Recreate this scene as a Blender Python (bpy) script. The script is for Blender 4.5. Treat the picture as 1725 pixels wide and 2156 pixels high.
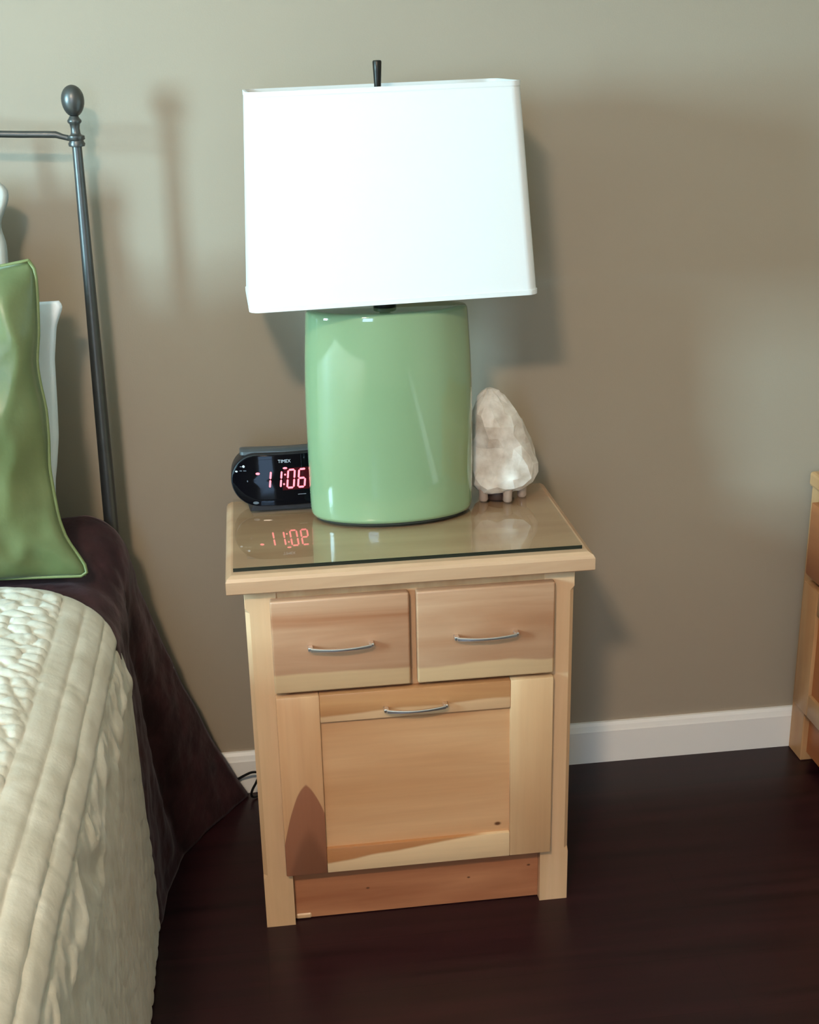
import bpy, bmesh, math, random
import numpy as np
from mathutils import Vector, Matrix

random.seed(4)
scene = bpy.context.scene
COL = scene.collection
for o in list(bpy.data.objects):
    bpy.data.objects.remove(o, do_unlink=True)

# ------------------------------------------------------------------ camera
CAM = Vector((0.0388, -2.2692, 1.407)); YAW, PITCH, ROLL, FPX = 0.1209, 0.3483, 0.0218, 2684.54
f = Vector((math.sin(YAW)*math.cos(PITCH), math.cos(YAW)*math.cos(PITCH), -math.sin(PITCH)))
r = f.cross(Vector((0, 0, 1))).normalized(); d = f.cross(r)
r2 = r*math.cos(ROLL) + d*math.sin(ROLL); d2 = -r*math.sin(ROLL) + d*math.cos(ROLL)
cd = bpy.data.cameras.new('camera'); cam = bpy.data.objects.new('camera', cd); COL.objects.link(cam)
M = Matrix((r2, -d2, -f)).transposed().to_4x4(); M.translation = CAM
cam.matrix_world = M
cd.sensor_fit = 'VERTICAL'; cd.sensor_height = 36.0; cd.lens = FPX*36.0/2156.0; cd.clip_start = 0.02
scene.camera = cam

# ------------------------------------------------------------------ world, lights, exposure
def lin(c):
    c = c/255.0
    return c/12.92 if c <= 0.04045 else ((c+0.055)/1.055)**2.4
def S(r_, g_, b_, a=1.0): return (lin(r_), lin(g_), lin(b_), a)

w = bpy.data.worlds.new('world'); scene.world = w; w.use_nodes = True
w.node_tree.nodes['Background'].inputs[0].default_value = (0.55, 0.70, 1.0, 1)
w.node_tree.nodes['Background'].inputs[1].default_value = 1.0
scene.view_settings.view_transform = 'Standard'; scene.view_settings.look = 'None'
scene.view_settings.gamma = 1.0; scene.view_settings.use_curve_mapping = False
scene.view_settings.exposure = 0.0

XL, XR, YF, ZC = -2.7, 1.62, -4.4, 2.45          # room extents
W1 = (-2.12, -1.60, 1.10, 2.05)                   # window in the left wall: y0 y1 z0 z1
W2 = (-1.05, -0.35, 0.75, 2.10)                   # window in the wall behind the camera: x0 x1 z0 z1
LAMP = (-0.46, -2.7, ZC)

def area(name, loc, direction, sx, sy, energy, color):
    l = bpy.data.lights.new(name, 'AREA'); l.shape = 'RECTANGLE'; l.size = sx; l.size_y = sy
    l.energy = energy; l.color = color
    o = bpy.data.objects.new(name, l); COL.objects.link(o); o.location = loc
    o.rotation_euler = Vector(direction).to_track_quat('-Z', 'Y').to_euler()
    return o
area('window_left_offscreen', (XL-0.13, (W1[0]+W1[1])/2, (W1[2]+W1[3])/2), (1, 0, 0), W1[1]-W1[0]+.1, W1[3]-W1[2]+.1, 430, (0.47, 0.80, 1.0))
area('window_rear_offscreen', ((W2[0]+W2[1])/2, YF-0.13, (W2[2]+W2[3])/2), (0, 1, 0), W2[1]-W2[0]+.1, W2[3]-W2[2]+.1, 52, (0.42, 0.64, 1.0))

# ------------------------------------------------------------------ mesh helpers
class MB:
    def __init__(s): s.bm = bmesh.new()
    def box(s, x0, x1, y0, y1, z0, z1, bevel=0, seg=1, edges=None):
        r_ = bmesh.ops.create_cube(s.bm, size=1)
        vs = r_['verts']
        for v in vs:
            v.co = Vector((x0+(v.co.x+.5)*(x1-x0), y0+(v.co.y+.5)*(y1-y0), z0+(v.co.z+.5)*(z1-z0)))
        if bevel:
            es = {e for v in vs for e in v.link_edges}
            if edges: es = {e for e in es if edges(e)}
            bmesh.ops.bevel(s.bm, geom=list(es), offset=bevel, segments=seg, affect='EDGES', profile=0.5)
        return s
    def rings(s, rings, cap0=True, cap1=True, closed=True):
        vs = [[s.bm.verts.new(p) for p in rg] for rg in rings]
        n = len(vs[0])
        for a, b in zip(vs[:-1], vs[1:]):
            for i in range(n if closed else n-1):
                j = (i+1) % n
                s.bm.faces.new((a[i], a[j], b[j], b[i]))
        if cap0: s.bm.faces.new(list(reversed(vs[0])))
        if cap1: s.bm.faces.new(vs[-1])
        return s
    def tube(s, pts, rad, n=12, caps=True):
        pts = [Vector(p) for p in pts]; rg = []
        rad = rad if isinstance(rad, (list, tuple)) else [rad]*len(pts)
        up = Vector((0.13, 0.31, 0.94))
        t0 = (pts[1]-pts[0]).normalized(); nrm = t0.cross(up).normalized()
        for i, p in enumerate(pts):
            t = (pts[min(i+1, len(pts)-1)]-pts[max(i-1, 0)]).normalized()
            nrm = (nrm - t*nrm.dot(t)).normalized(); b = t.cross(nrm)
            rg.append([p+(nrm*math.cos(2*math.pi*k/n)+b*math.sin(2*math.pi*k/n))*rad[i] for k in range(n)])
        return s.rings(rg, caps, caps)
    def lathe(s, cx, cy, prof, n=32, ax=1.0, ay=1.0, yaw=0):
        c_, s_ = math.cos(yaw), math.sin(yaw); rg = []
        for rr, z in prof:
            ring = []
            for k in range(n):
                a = 2*math.pi*k/n; x, y = rr*ax*math.cos(a), rr*ay*math.sin(a)
                ring.append((cx+c_*x-s_*y, cy+s_*x+c_*y, z))
            rg.append(ring)
        return s.rings(rg)
    def prism(s, poly, fn0, fn1):
        return s.rings([[fn0(*p) for p in poly], [fn1(*p) for p in poly]])
    def grid(s, P):
        n, m = len(P), len(P[0])
        vs = [[s.bm.verts.new(tuple(P[i][j])) for j in range(m)] for i in range(n)]
        for i in range(n-1):
            for j in range(m-1):
                s.bm.faces.new((vs[i][j], vs[i][j+1], vs[i+1][j+1], vs[i+1][j]))
        return s
    def build(s, name, mat, parent=None, smooth=False, autosmooth=None):
        bmesh.ops.recalc_face_normals(s.bm, faces=s.bm.faces)
        me = bpy.data.meshes.new(name); s.bm.to_mesh(me); s.bm.free()
        for m in (mat if isinstance(mat, (list, tuple)) else [mat]): me.materials.append(m)
        if smooth:
            me.polygons.foreach_set('use_smooth', [True]*len(me.polygons))
            if autosmooth: me.set_sharp_from_angle(angle=math.radians(autosmooth))
        o = bpy.data.objects.new(name, me); COL.objects.link(o)
        if parent is not None: o.parent = parent
        return o

def grid_object(name, P, mat, parent=None, wrap=False):
    P = np.asarray(P, float); n, m, _ = P.shape
    idx = np.arange(n*m).reshape(n, m)
    a, b, c, e = idx[:-1, :-1], idx[:-1, 1:], idx[1:, 1:], idx[1:, :-1]
    F = np.stack([a, b, c, e], -1).reshape(-1, 4)
    me = bpy.data.meshes.new(name); me.from_pydata(P.reshape(-1, 3).tolist(), [], F.tolist())
    me.materials.append(mat); me.polygons.foreach_set('use_smooth', [True]*len(me.polygons)); me.update()
    o = bpy.data.objects.new(name, me); COL.objects.link(o)
    if parent is not None: o.parent = parent
    return o

def tag(o, label=None, cat=None, group=None, kind=None):
    if label: o['label'] = label
    if cat: o['category'] = cat
    if group: o['group'] = group
    if kind: o['kind'] = kind
    return o
def thing(name, label, cat, loc=(0, 0, 0), rz=0, group=None):
    o = bpy.data.objects.new(name, None); COL.objects.link(o); o.location = loc; o.rotation_euler.z = rz
    o.empty_display_size = 0.05
    return tag(o, label, cat, group)

def _h(i, j, k): 
    n = (i*374761393 + j*668265263 + k*1442695041) & 0x7fffffff
    n = ((n ^ (n >> 13))*1274126177) & 0x7fffffff
    return ((n ^ (n >> 16)) & 0xffff)/65535.0
def vnoise(x, y, k=0):
    x = np.asarray(x, float); y = np.asarray(y, float)
    xi = np.floor(x).astype(np.int64); yi = np.floor(y).astype(np.int64); fx = x-xi; fy = y-yi
    fx = fx*fx*(3-2*fx); fy = fy*fy*(3-2*fy)
    return ((_h(xi, yi, k)*(1-fx)+_h(xi+1, yi, k)*fx)*(1-fy)+(_h(xi, yi+1, k)*(1-fx)+_h(xi+1, yi+1, k)*fx)*fy)*2-1
def worley(x, y, k=0, jit=.7):
    xi = np.floor(x).astype(np.int64); yi = np.floor(y).astype(np.int64)
    f1 = np.full(x.shape, 9.0); f2 = f1.copy(); ox = np.zeros(x.shape); oy = np.zeros(x.shape)
    for a in (-1, 0, 1):
        for b in (-1, 0, 1):
            cx = xi+a; cy = yi+b
            px = cx+.5+jit*(_h(cx, cy, k)-.5)+.5*(cy % 2)-.25; py = cy+.5+jit*(_h(cx, cy, k+7)-.5)
            q = np.hypot(px-x, py-y)
            ox = np.where(q < f1, x-px, ox); oy = np.where(q < f1, y-py, oy)
            f2 = np.where(q < f1, f1, np.minimum(f2, q)); f1 = np.minimum(f1, q)
    return f1, f2, ox, oy
def sstep(a, b, x):
    t = np.clip((np.asarray(x, float)-a)/(b-a), 0, 1); return t*t*(3-2*t)

# ------------------------------------------------------------------ materials
def new_mat(name):
    m = bpy.data.materials.new(name); m.use_nodes = True
    nt = m.node_tree; return m, nt, nt.nodes['Principled BSDF']
def N(nt, t, **kw):
    n = nt.nodes.new(t)
    for k, v in kw.items(): setattr(n, k, v)
    return n
def simple(name, col, rough=.5, metal=0, spec=.5, coat=0, noise=0, nscale=20, bump=0, bscale=200, sheen=0, bdist=.001):
    m, nt, b = new_mat(name)
    b.inputs['Base Color'].default_value = col; b.inputs['Roughness'].default_value = rough
    b.inputs['Metallic'].default_value = metal; b.inputs['Specular IOR Level'].default_value = spec
    b.inputs['Coat Weight'].default_value = coat; b.inputs['Coat Roughness'].default_value = .05
    if sheen:
        b.inputs['Sheen Weight'].default_value = sheen; b.inputs['Sheen Roughness'].default_value = .4
    tc = N(nt, 'ShaderNodeTexCoord')
    if noise:
        n = N(nt, 'ShaderNodeTexNoise'); n.inputs['Scale'].default_value = nscale; n.inputs['Detail'].default_value = 4
        nt.links.new(tc.outputs['Object'], n.inputs['Vector'])
        mx = N(nt, 'ShaderNodeMix', data_type='RGBA')
        mx.inputs[6].default_value = tuple(max(0, c*(1-noise)) for c in col[:3])+(1,)
        mx.inputs[7].default_value = tuple(min(1, c*(1+noise)) for c in col[:3])+(1,)
        nt.links.new(n.outputs['Fac'], mx.inputs[0]); nt.links.new(mx.outputs[2], b.inputs['Base Color'])
    if bump:
        n2 = N(nt, 'ShaderNodeTexNoise'); n2.inputs['Scale'].default_value = bscale; n2.inputs['Detail'].default_value = 3
        nt.links.new(tc.outputs['Object'], n2.inputs['Vector'])
        bp = N(nt, 'ShaderNodeBump'); bp.inputs['Strength'].default_value = bump; bp.inputs['Distance'].default_value = bdist
        nt.links.new(n2.outputs['Fac'], bp.inputs['Height']); nt.links.new(bp.outputs['Normal'], b.inputs['Normal'])
    return m
def emit(name, col, strength):
    m, nt, b = new_mat(name)
    b.inputs['Base Color'].default_value = (0.02, 0.0, 0.0, 1)
    b.inputs['Emission Color'].default_value = col; b.inputs['Emission Strength'].default_value = strength
    return m

def wood(name, light, dark, axis='x', seed=0.0, sap=None, sap_col=None, patch=None, patch_col=None, rough=.34, knots=(), scale=1.0):
    """axis = grain direction; sap=(z0,slope,amp,sign): paler sapwood below (sign 1) / above the line; patch=(xc,ztop,k) heartwood tongue"""
    m, nt, b = new_mat(name); L = nt.links.new
    tc = N(nt, 'ShaderNodeTexCoord'); mp = N(nt, 'ShaderNodeMapping')
    sc = {'x': (1.6, 9, 15), 'z': (15, 9, 1.6), 'y': (15, 1.6, 9)}[axis]
    mp.inputs['Scale'].default_value = tuple(v*scale for v in sc); mp.inputs['Location'].default_value = (seed, seed*1.7, seed*.6)
    L(tc.outputs['Object'], mp.inputs['Vector'])
    n1 = N(nt, 'ShaderNodeTexNoise'); n1.inputs['Scale'].default_value = 1.3; n1.inputs['Detail'].default_value = 5; n1.inputs['Distortion'].default_value = .8
    L(mp.outputs[0], n1.inputs['Vector'])
    rp = N(nt, 'ShaderNodeValToRGB'); rp.color_ramp.elements[0].position = .32; rp.color_ramp.elements[1].position = .68
    rp.color_ramp.elements[0].color = dark; rp.color_ramp.elements[1].color = light
    L(n1.outputs['Fac'], rp.inputs['Fac'])
    # fine grain lines
    mp2 = N(nt, 'ShaderNodeMapping'); sc2 = {'x': (6, 120, 160), 'z': (160, 120, 6), 'y': (160, 6, 120)}[axis]
    mp2.inputs['Scale'].default_value = sc2; L(tc.outputs['Object'], mp2.inputs['Vector'])
    n2 = N(nt, 'ShaderNodeTexNoise'); n2.inputs['Scale'].default_value = 1; n2.inputs['Detail'].default_value = 2; L(mp2.outputs[0], n2.inputs['Vector'])
    mr = N(nt, 'ShaderNodeMapRange'); mr.inputs[3].default_value = .93; mr.inputs[4].default_value = 1.05; L(n2.outputs['Fac'], mr.inputs[0])
    col = rp.outputs['Color']
    sep = N(nt, 'ShaderNodeSeparateXYZ'); L(tc.outputs['Object'], sep.inputs[0])
    wn = N(nt, 'ShaderNodeTexNoise'); wn.inputs['Scale'].default_value = 9; wn.inputs['Detail'].default_value = 2
    L(tc.outputs['Object'], wn.inputs['Vector'])
    def math_(op, a, bb):
        q = N(nt, 'ShaderNodeMath', operation=op)
        for i, v in enumerate((a, bb)):
            if isinstance(v, (int, float)): q.inputs[i].default_value = v
            else: L(v, q.inputs[i])
        return q.outputs[0]
    def blend(fac, c1, c2):
        mx = N(nt, 'ShaderNodeMix', data_type='RGBA'); L(fac, mx.inputs[0]); L(c1, mx.inputs[6])
        if isinstance(c2, tuple): mx.inputs[7].default_value = c2
        else: L(c2, mx.inputs[7])
        return mx.outputs[2]
    if sap:
        z0, slope, amp, sign = sap
        line = math_('ADD', math_('ADD', z0-amp*.5, math_('MULTIPLY', sep.outputs[0], slope)), math_('MULTIPLY', wn.outputs['Fac'], amp))
        dd = math_('SUBTRACT', line, sep.outputs[2])
        sm = N(nt, 'ShaderNodeMapRange', interpolation_type='SMOOTHSTEP'); sm.inputs[1].default_value = -.0025*sign; sm.inputs[2].default_value = .0025*sign; L(dd, sm.inputs[0])
        col = blend(sm.outputs[0], col, sap_col)
    if patch:
        xc, zt, k = patch
        dx = math_('SUBTRACT', sep.outputs[0], xc); q = math_('ADD', math_('MULTIPLY', math_('MULTIPLY', dx, dx), k*.72), math_('MULTIPLY', math_('ABSOLUTE', dx, 0.0), .75))
        line = math_('SUBTRACT', math_('ADD', zt-.012, math_('MULTIPLY', wn.outputs['Fac'], .024)), q)
        dd = math_('SUBTRACT', line, sep.outputs[2])
        sm = N(nt, 'ShaderNodeMapRange', interpolation_type='SMOOTHSTEP'); sm.inputs[1].default_value = -.003; sm.inputs[2].default_value = .003; L(dd, sm.inputs[0])
        inner = math_('SUBTRACT', dd, .085)
        sm2 = N(nt, 'ShaderNodeMapRange', interpolation_type='SMOOTHSTEP'); sm2.inputs[1].default_value = -.01; sm2.inputs[2].default_value = .03; L(inner, sm2.inputs[0])
        rgb = N(nt, 'ShaderNodeRGB'); rgb.outputs[0].default_value = patch_col
        pc = blend(sm2.outputs[0], rgb.outputs[0], tuple(c*.72 for c in patch_col[:3])+(1,))
        col = blend(sm.outputs[0], col, pc)
    for (kx, kz, kr) in knots:
        v = N(nt, 'ShaderNodeVectorMath', operation='DISTANCE')
        cmb = N(nt, 'ShaderNodeCombineXYZ'); L(sep.outputs[0], cmb.inputs[0]); L(math_('MULTIPLY', sep.outputs[2], 1.6), cmb.inputs[2])
        L(cmb.outputs[0], v.inputs[0]); v.inputs[1].default_value = (kx, 0, kz*1.6)
        sm = N(nt, 'ShaderNodeMapRange', interpolation_type='SMOOTHSTEP'); sm.inputs[1].default_value = kr; sm.inputs[2].default_value = kr*.3; L(v.outputs['Value'], sm.inputs[0])
        col = blend(sm.outputs[0], col, S(96, 58, 34))
    g = N(nt, 'ShaderNodeVectorMath', operation='SCALE'); L(col, g.inputs[0]); L(mr.outputs[0], g.inputs['Scale'])
    L(g.outputs[0], b.inputs['Base Color'])
    b.inputs['Roughness'].default_value = rough; b.inputs['Specular IOR Level'].default_value = .45
    return m

mt = {}
mt['wall'] = simple('wall_paint', S(162, 148, 129), .62, spec=.3, noise=.015, nscale=3, bump=.15, bscale=350)
mt['ceiling'] = simple('ceiling_paint', S(228, 225, 216), .8, noise=.01, bump=.2, bscale=120)
mt['trim'] = simple('white_trim_paint', S(243, 239, 232), .35, noise=.012, nscale=8)
mt['metal'] = simple('pewter_metal', S(92, 92, 90), .38, metal=.8, noise=.15, nscale=40)
mt['nickel'] = simple('brushed_nickel', S(232, 226, 222), .30, metal=1, noise=.04, nscale=60)
mt['bronze'] = simple('dark_bronze', S(45, 42, 38), .35, metal=.7, noise=.1, nscale=50)
mt['ceramic'] = simple('green_glaze', S(129, 152, 113), .05, spec=.6, coat=.6, noise=.05, nscale=5)
mt['felt'] = simple('dark_felt', S(40, 40, 30), .9, noise=.1)
mt['black'] = simple('black_plastic', S(20, 20, 24), .38, spec=.5, noise=.1, nscale=60)
mt['gloss'] = simple('black_lens', S(5, 5, 9), .05, spec=.1, coat=0, noise=.05)
mt['greyplastic'] = simple('grey_plastic', S(70, 74, 76), .3, spec=.5, noise=.06)
mt['led'] = emit('led_red', (1.0, .17, .22, 1), 3.2)
mt['ledglow'] = simple('painted_led_glow', S(58, 6, 14), .12, spec=.2, noise=.05)  # red light leaking around the digits, painted as a flat non-emitting colour
mt['print'] = simple('white_print', S(190, 192, 198), .5, noise=.02)
mt['cord'] = simple('black_rubber', S(18, 17, 17), .5, noise=.1)
mt['whitecloth'] = simple('white_cotton', S(246, 248, 249), .8, noise=.01, nscale=12, bump=.25, bscale=500, sheen=.1)
mt['shamcloth'] = simple('pale_sham_cotton', S(196, 198, 190), .75, noise=.03, nscale=9, bump=.25, bscale=400, sheen=.1)
mt['piping'] = simple('green_piping', S(112, 124, 76), .5, noise=.04)
mt['pane'] = None

# floor: dark stained boards, nearly black brown, satin
def floor_mat():
    m, nt, b = new_mat('dark_floor'); L = nt.links.new
    tc = N(nt, 'ShaderNodeTexCoord'); mp = N(nt, 'ShaderNodeMapping'); mp.inputs['Scale'].default_value = (1.4, 26, 1)
    L(tc.outputs['Object'], mp.inputs['Vector'])
    n = N(nt, 'ShaderNodeTexNoise'); n.inputs['Scale'].default_value = 1.5; n.inputs['Detail'].default_value = 6; L(mp.outputs[0], n.inputs['Vector'])
    rp = N(nt, 'ShaderNodeValToRGB'); rp.color_ramp.elements[0].color = S(27, 10, 14); rp.color_ramp.elements[1].color = S(46, 19, 23)
    rp.color_ramp.elements[0].position = .3; rp.color_ramp.elements[1].position = .75
    L(n.outputs['Fac'], rp.inputs['Fac'])
    br = N(nt, 'ShaderNodeTexBrick'); br.offset = .37; br.inputs['Scale'].default_value = 1.0
    br.inputs['Color1'].default_value = (.92, .92, .92, 1); br.inputs['Color2'].default_value = (1.1, 1.1, 1.1, 1); br.inputs['Mortar'].default_value = (.7, .7, .7, 1)
    br.inputs['Mortar Size'].default_value = .0012; br.inputs['Brick Width'].default_value = 1.15; br.inputs['Row Height'].default_value = .125
    L(tc.outputs['Object'], br.inputs['Vector'])
    mx = N(nt, 'ShaderNodeMix', data_type='RGBA', blend_type='MULTIPLY'); mx.inputs[0].default_value = 1
    L(rp.outputs[0], mx.inputs[6]); L(br.outputs['Color'], mx.inputs[7]); L(mx.outputs[2], b.inputs['Base Color'])
    mr = N(nt, 'ShaderNodeMapRange'); mr.inputs[3].default_value = .26; mr.inputs[4].default_value = .40; L(n.outputs['Fac'], mr.inputs[0]); L(mr.outputs[0], b.inputs['Roughness'])
    b.inputs['Specular IOR Level'].default_value = .35
    return m
mt['floor'] = floor_mat()

def thin_glass(name, boost=1.7):
    m, nt, b = new_mat(name); L = nt.links.new
    nt.nodes.remove(b); out = [n for n in nt.nodes if n.type == 'OUTPUT_MATERIAL'][0]
    fr = N(nt, 'ShaderNodeFresnel'); fr.inputs['IOR'].default_value = 1.5
    mu = N(nt, 'ShaderNodeMath', operation='MULTIPLY', use_clamp=True); mu.inputs[1].default_value = boost; L(fr.outputs[0], mu.inputs[0])
    ge_ = N(nt, 'ShaderNodeNewGeometry'); iv = N(nt, 'ShaderNodeMath', operation='SUBTRACT'); iv.inputs[0].default_value = 1; L(ge_.outputs['Backfacing'], iv.inputs[1])
    m2 = N(nt, 'ShaderNodeMath', operation='MULTIPLY'); L(mu.outputs[0], m2.inputs[0]); L(iv.outputs[0], m2.inputs[1])
    tr = N(nt, 'ShaderNodeBsdfTransparent'); tr.inputs[0].default_value = (.97, .98, .965, 1)
    gl = N(nt, 'ShaderNodeBsdfGlossy'); gl.inputs['Roughness'].default_value = .012
    mx = N(nt, 'ShaderNodeMixShader'); L(m2.outputs[0], mx.inputs[0]); L(tr.outputs[0], mx.inputs[1]); L(gl.outputs[0], mx.inputs[2]); L(mx.outputs[0], out.inputs['Surface'])
    return m
mt['glass'] = thin_glass('sheet_glass')
mt['glass_edge'] = simple('glass_edge', S(22, 30, 24), .15, spec=.5, noise=.15, nscale=30)
mt['pane'] = thin_glass('window_glass', 1.0)

def shade_mat():
    m, nt, b = new_mat('shade_linen'); L = nt.links.new
    out = [n for n in nt.nodes if n.type == 'OUTPUT_MATERIAL'][0]
    b.inputs['Base Color'].default_value = S(234, 234, 231); b.inputs['Roughness'].default_value = .85
    tc = N(nt, 'ShaderNodeTexCoord'); n = N(nt, 'ShaderNodeTexNoise'); n.inputs['Scale'].default_value = 600; L(tc.outputs['Object'], n.inputs['Vector'])
    bp = N(nt, 'ShaderNodeBump'); bp.inputs['Strength'].default_value = .1; bp.inputs['Distance'].default_value = .0005; L(n.outputs['Fac'], bp.inputs['Height']); L(bp.outputs[0], b.inputs['Normal'])
    tl = N(nt, 'ShaderNodeBsdfTranslucent'); tl.inputs[0].default_value = S(240, 238, 230)
    mx = N(nt, 'ShaderNodeMixShader'); mx.inputs[0].default_value = .12; L(b.outputs[0], mx.inputs[1]); L(tl.outputs[0], mx.inputs[2]); L(mx.outputs[0], out.inputs['Surface'])
    return m
mt['shade'] = shade_mat()

def rock_mat():
    m, nt, b = new_mat('white_crystal'); L = nt.links.new
    tc = N(nt, 'ShaderNodeTexCoord'); n = N(nt, 'ShaderNodeTexNoise'); n.inputs['Scale'].default_value = 34; n.inputs['Detail'].default_value = 5
    L(tc.outputs['Object'], n.inputs['Vector'])
    rp = N(nt, 'ShaderNodeValToRGB'); rp.color_ramp.elements[0].color = S(186, 170, 154); rp.color_ramp.elements[1].color = S(236, 228, 218)
    rp.color_ramp.elements[0].position = .3; rp.color_ramp.elements[1].position = .7
    L(n.outputs['Fac'], rp.inputs['Fac']); L(rp.outputs[0], b.inputs['Base Color'])
    b.inputs['Roughness'].default_value = .42; b.inputs['Subsurface Weight'].default_value = .5; b.inputs['Subsurface Radius'].default_value = (.03, .025, .02); b.inputs['Subsurface Scale'].default_value = .5
    bp = N(nt, 'ShaderNodeBump'); bp.inputs['Strength'].default_value = .5; bp.inputs['Distance'].default_value = .004; L(n.outputs['Fac'], bp.inputs['Height']); L(bp.outputs[0], b.inputs['Normal'])
    return m
mt['rock'] = rock_mat()

def cloth(name, c1, c2, rough, scale, sheen, bump, bscale, bdist, spec=.3, sheen_tint=(1, 1, 1, 1), stretch=(1, 1, 1)):
    m, nt, b = new_mat(name); L = nt.links.new
    tc = N(nt, 'ShaderNodeTexCoord'); mp = N(nt, 'ShaderNodeMapping'); mp.inputs['Scale'].default_value = stretch; L(tc.outputs['Object'], mp.inputs['Vector'])
    n = N(nt, 'ShaderNodeTexNoise'); n.inputs['Scale'].default_value = scale; n.inputs['Detail'].default_value = 6; n.inputs['Distortion'].default_value = .5; L(mp.outputs[0], n.inputs['Vector'])
    rp = N(nt, 'ShaderNodeValToRGB'); rp.color_ramp.elements[0].color = c1; rp.color_ramp.elements[1].color = c2
    rp.color_ramp.elements[0].position = .35; rp.color_ramp.elements[1].position = .72
    L(n.outputs['Fac'], rp.inputs['Fac']); L(rp.outputs[0], b.inputs['Base Color'])
    b.inputs['Roughness'].default_value = rough; b.inputs['Specular IOR Level'].default_value = spec
    b.inputs['Sheen Weight'].default_value = sheen; b.inputs['Sheen Roughness'].default_value = .35; b.inputs['Sheen Tint'].default_value = sheen_tint
    n2 = N(nt, 'ShaderNodeTexNoise'); n2.inputs['Scale'].default_value = bscale; n2.inputs['Detail'].default_value = 4; L(mp.outputs[0], n2.inputs['Vector'])
    bp = N(nt, 'ShaderNodeBump'); bp.inputs['Strength'].default_value = bump; bp.inputs['Distance'].default_value = bdist; L(n2.outputs['Fac'], bp.inputs['Height']); L(bp.outputs[0], b.inputs['Normal'])
    return m
mt['quilt'] = cloth('cream_quilt', S(193, 184, 166), S(213, 206, 191), .62, 14, .25, .35, 160, .0015, .35)
mt['brown'] = cloth('brown_coverlet', S(40, 21, 25), S(64, 36, 40), .6, 22, .16, .5, 60, .003, .3, (1, .8, .85, 1))
mt['green'] = cloth('green_satin', S(92, 104, 64), S(110, 121, 78), .36, 7, .2, .3, 30, .004, .55, (.9, 1, .8, 1))

MAPLE_L, MAPLE_D = S(212, 170, 128), S(194, 146, 104)
HEART_L, HEART_D = S(192, 142, 98), S(168, 112, 72)
SAP = S(194, 156, 116)
mt['post'] = wood('maple_post', S(218, 180, 142), S(208, 168, 128), 'z', 3.1)
mt['carcass'] = wood('maple_carcass', MAPLE_L, MAPLE_D, 'z', 7.7)
mt['top'] = wood('maple_top', S(194, 156, 122), S(172, 130, 98), 'x', 1.3)
mt['drawer_a'] = wood('maple_drawer_a', S(182, 140, 108), S(156, 104, 72), 'x', 5.2, sap=(.486, -.01, .006, 1), sap_col=SAP)
mt['drawer_b'] = wood('maple_drawer_b', S(182, 142, 110), S(160, 112, 80), 'x', 9.9, sap=(.480, .004, .02, 1), sap_col=SAP)
mt['stile_l'] = wood('maple_stile_patch', S(208, 162, 120), S(198, 148, 106), 'z', 2.2, patch=(.079, .288, 70), patch_col=S(152, 98, 72))
mt['stile_r'] = wood('maple_stile_plain', S(208, 168, 126), S(200, 156, 114), 'z', 12.4)
mt['rail_t'] = wood('maple_rail_upper', S(186, 134, 88), S(168, 112, 70), 'x', 4.4, sap=(.403, .03, .012, 1), sap_col=S(212, 168, 126))
mt['rail_b'] = wood('maple_rail_lower', S(188, 132, 84), S(176, 118, 74), 'x', 6.1, sap=(.118, .11, .012, 1), sap_col=S(224, 188, 146))
mt['panel'] = wood('maple_panel', S(212, 164, 120), S(194, 142, 98), 'x', 8.3, knots=((.398, .173, .008),), scale=.8)
mt['kick'] = wood('maple_kick', S(188, 128, 90), S(160, 100, 68), 'x', 10.6, knots=((.176, .050, .0045), (.458, .066, .0045), (.352, .052, .004)))
mt['dresser'] = wood('maple_dresser', S(196, 152, 106), S(178, 128, 84), 'z', 14.0)
mt['dresser_dark'] = wood('maple_dresser_heart', S(180, 112, 66), S(160, 92, 52), 'y', 15.0)

# ------------------------------------------------------------------ the setting
def struct(o): o['kind'] = 'structure'; return o
T = .12
struct(MB().box(XL-T, XR+T, YF-T, T, -.1, 0).build('floor', mt['floor']))
struct(MB().box(XL-T, XR+T, YF-T, T, ZC, ZC+.1).build('ceiling', mt['ceiling']))
struct(MB().box(XL-T, XR+T, 0, T, 0, ZC).build('wall_back', mt['wall']))
struct(MB().box(XR, XR+T, YF, 0, 0, ZC).build('wall_right', mt['wall']))
b = MB(); b.box(XL-T, XL, YF, W1[0], 0, ZC); b.box(XL-T, XL, W1[1], 0, 0, ZC); b.box(XL-T, XL, W1[0], W1[1], 0, W1[2]); b.box(XL-T, XL, W1[0], W1[1], W1[3], ZC)
struct(b.build('wall_left', mt['wall']))
b = MB(); b.box(XL-T, W2[0], YF-T, YF, 0, ZC); b.box(W2[1], XR+T, YF-T, YF, 0, ZC); b.box(W2[0], W2[1], YF-T, YF, 0, W2[2]); b.box(W2[0], W2[1], YF-T, YF, W2[3], ZC)
struct(b.build('wall_front', mt['wall']))

def base_profile(h=.0902, t=.013):   # (offset from wall, height)
    return [(0, 0), (t, 0), (t, h*.80), (t*.9, h*.84), (t*.72, h*.93), (t*.45, h), (0, h)]
def baseboard(name, p0, p1, nrm):
    p0, p1, nrm = Vector(p0), Vector(p1), Vector(nrm); b = MB(); pr = base_profile()
    b.rings([[p0+nrm*o+Vector((0, 0, z)) for o, z in pr], [p1+nrm*o+Vector((0, 0, z)) for o, z in pr]])
    struct(b.build(name, mt['trim']))
baseboard('baseboard_back', (XL, 0, 0), (XR, 0, 0), (0, -1, 0))
baseboard('baseboard_left', (XL, YF, 0), (XL, -.013, 0), (1, 0, 0))
baseboard('baseboard_right', (XR, YF, 0), (XR, -.013, 0), (-1, 0, 0))

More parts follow.
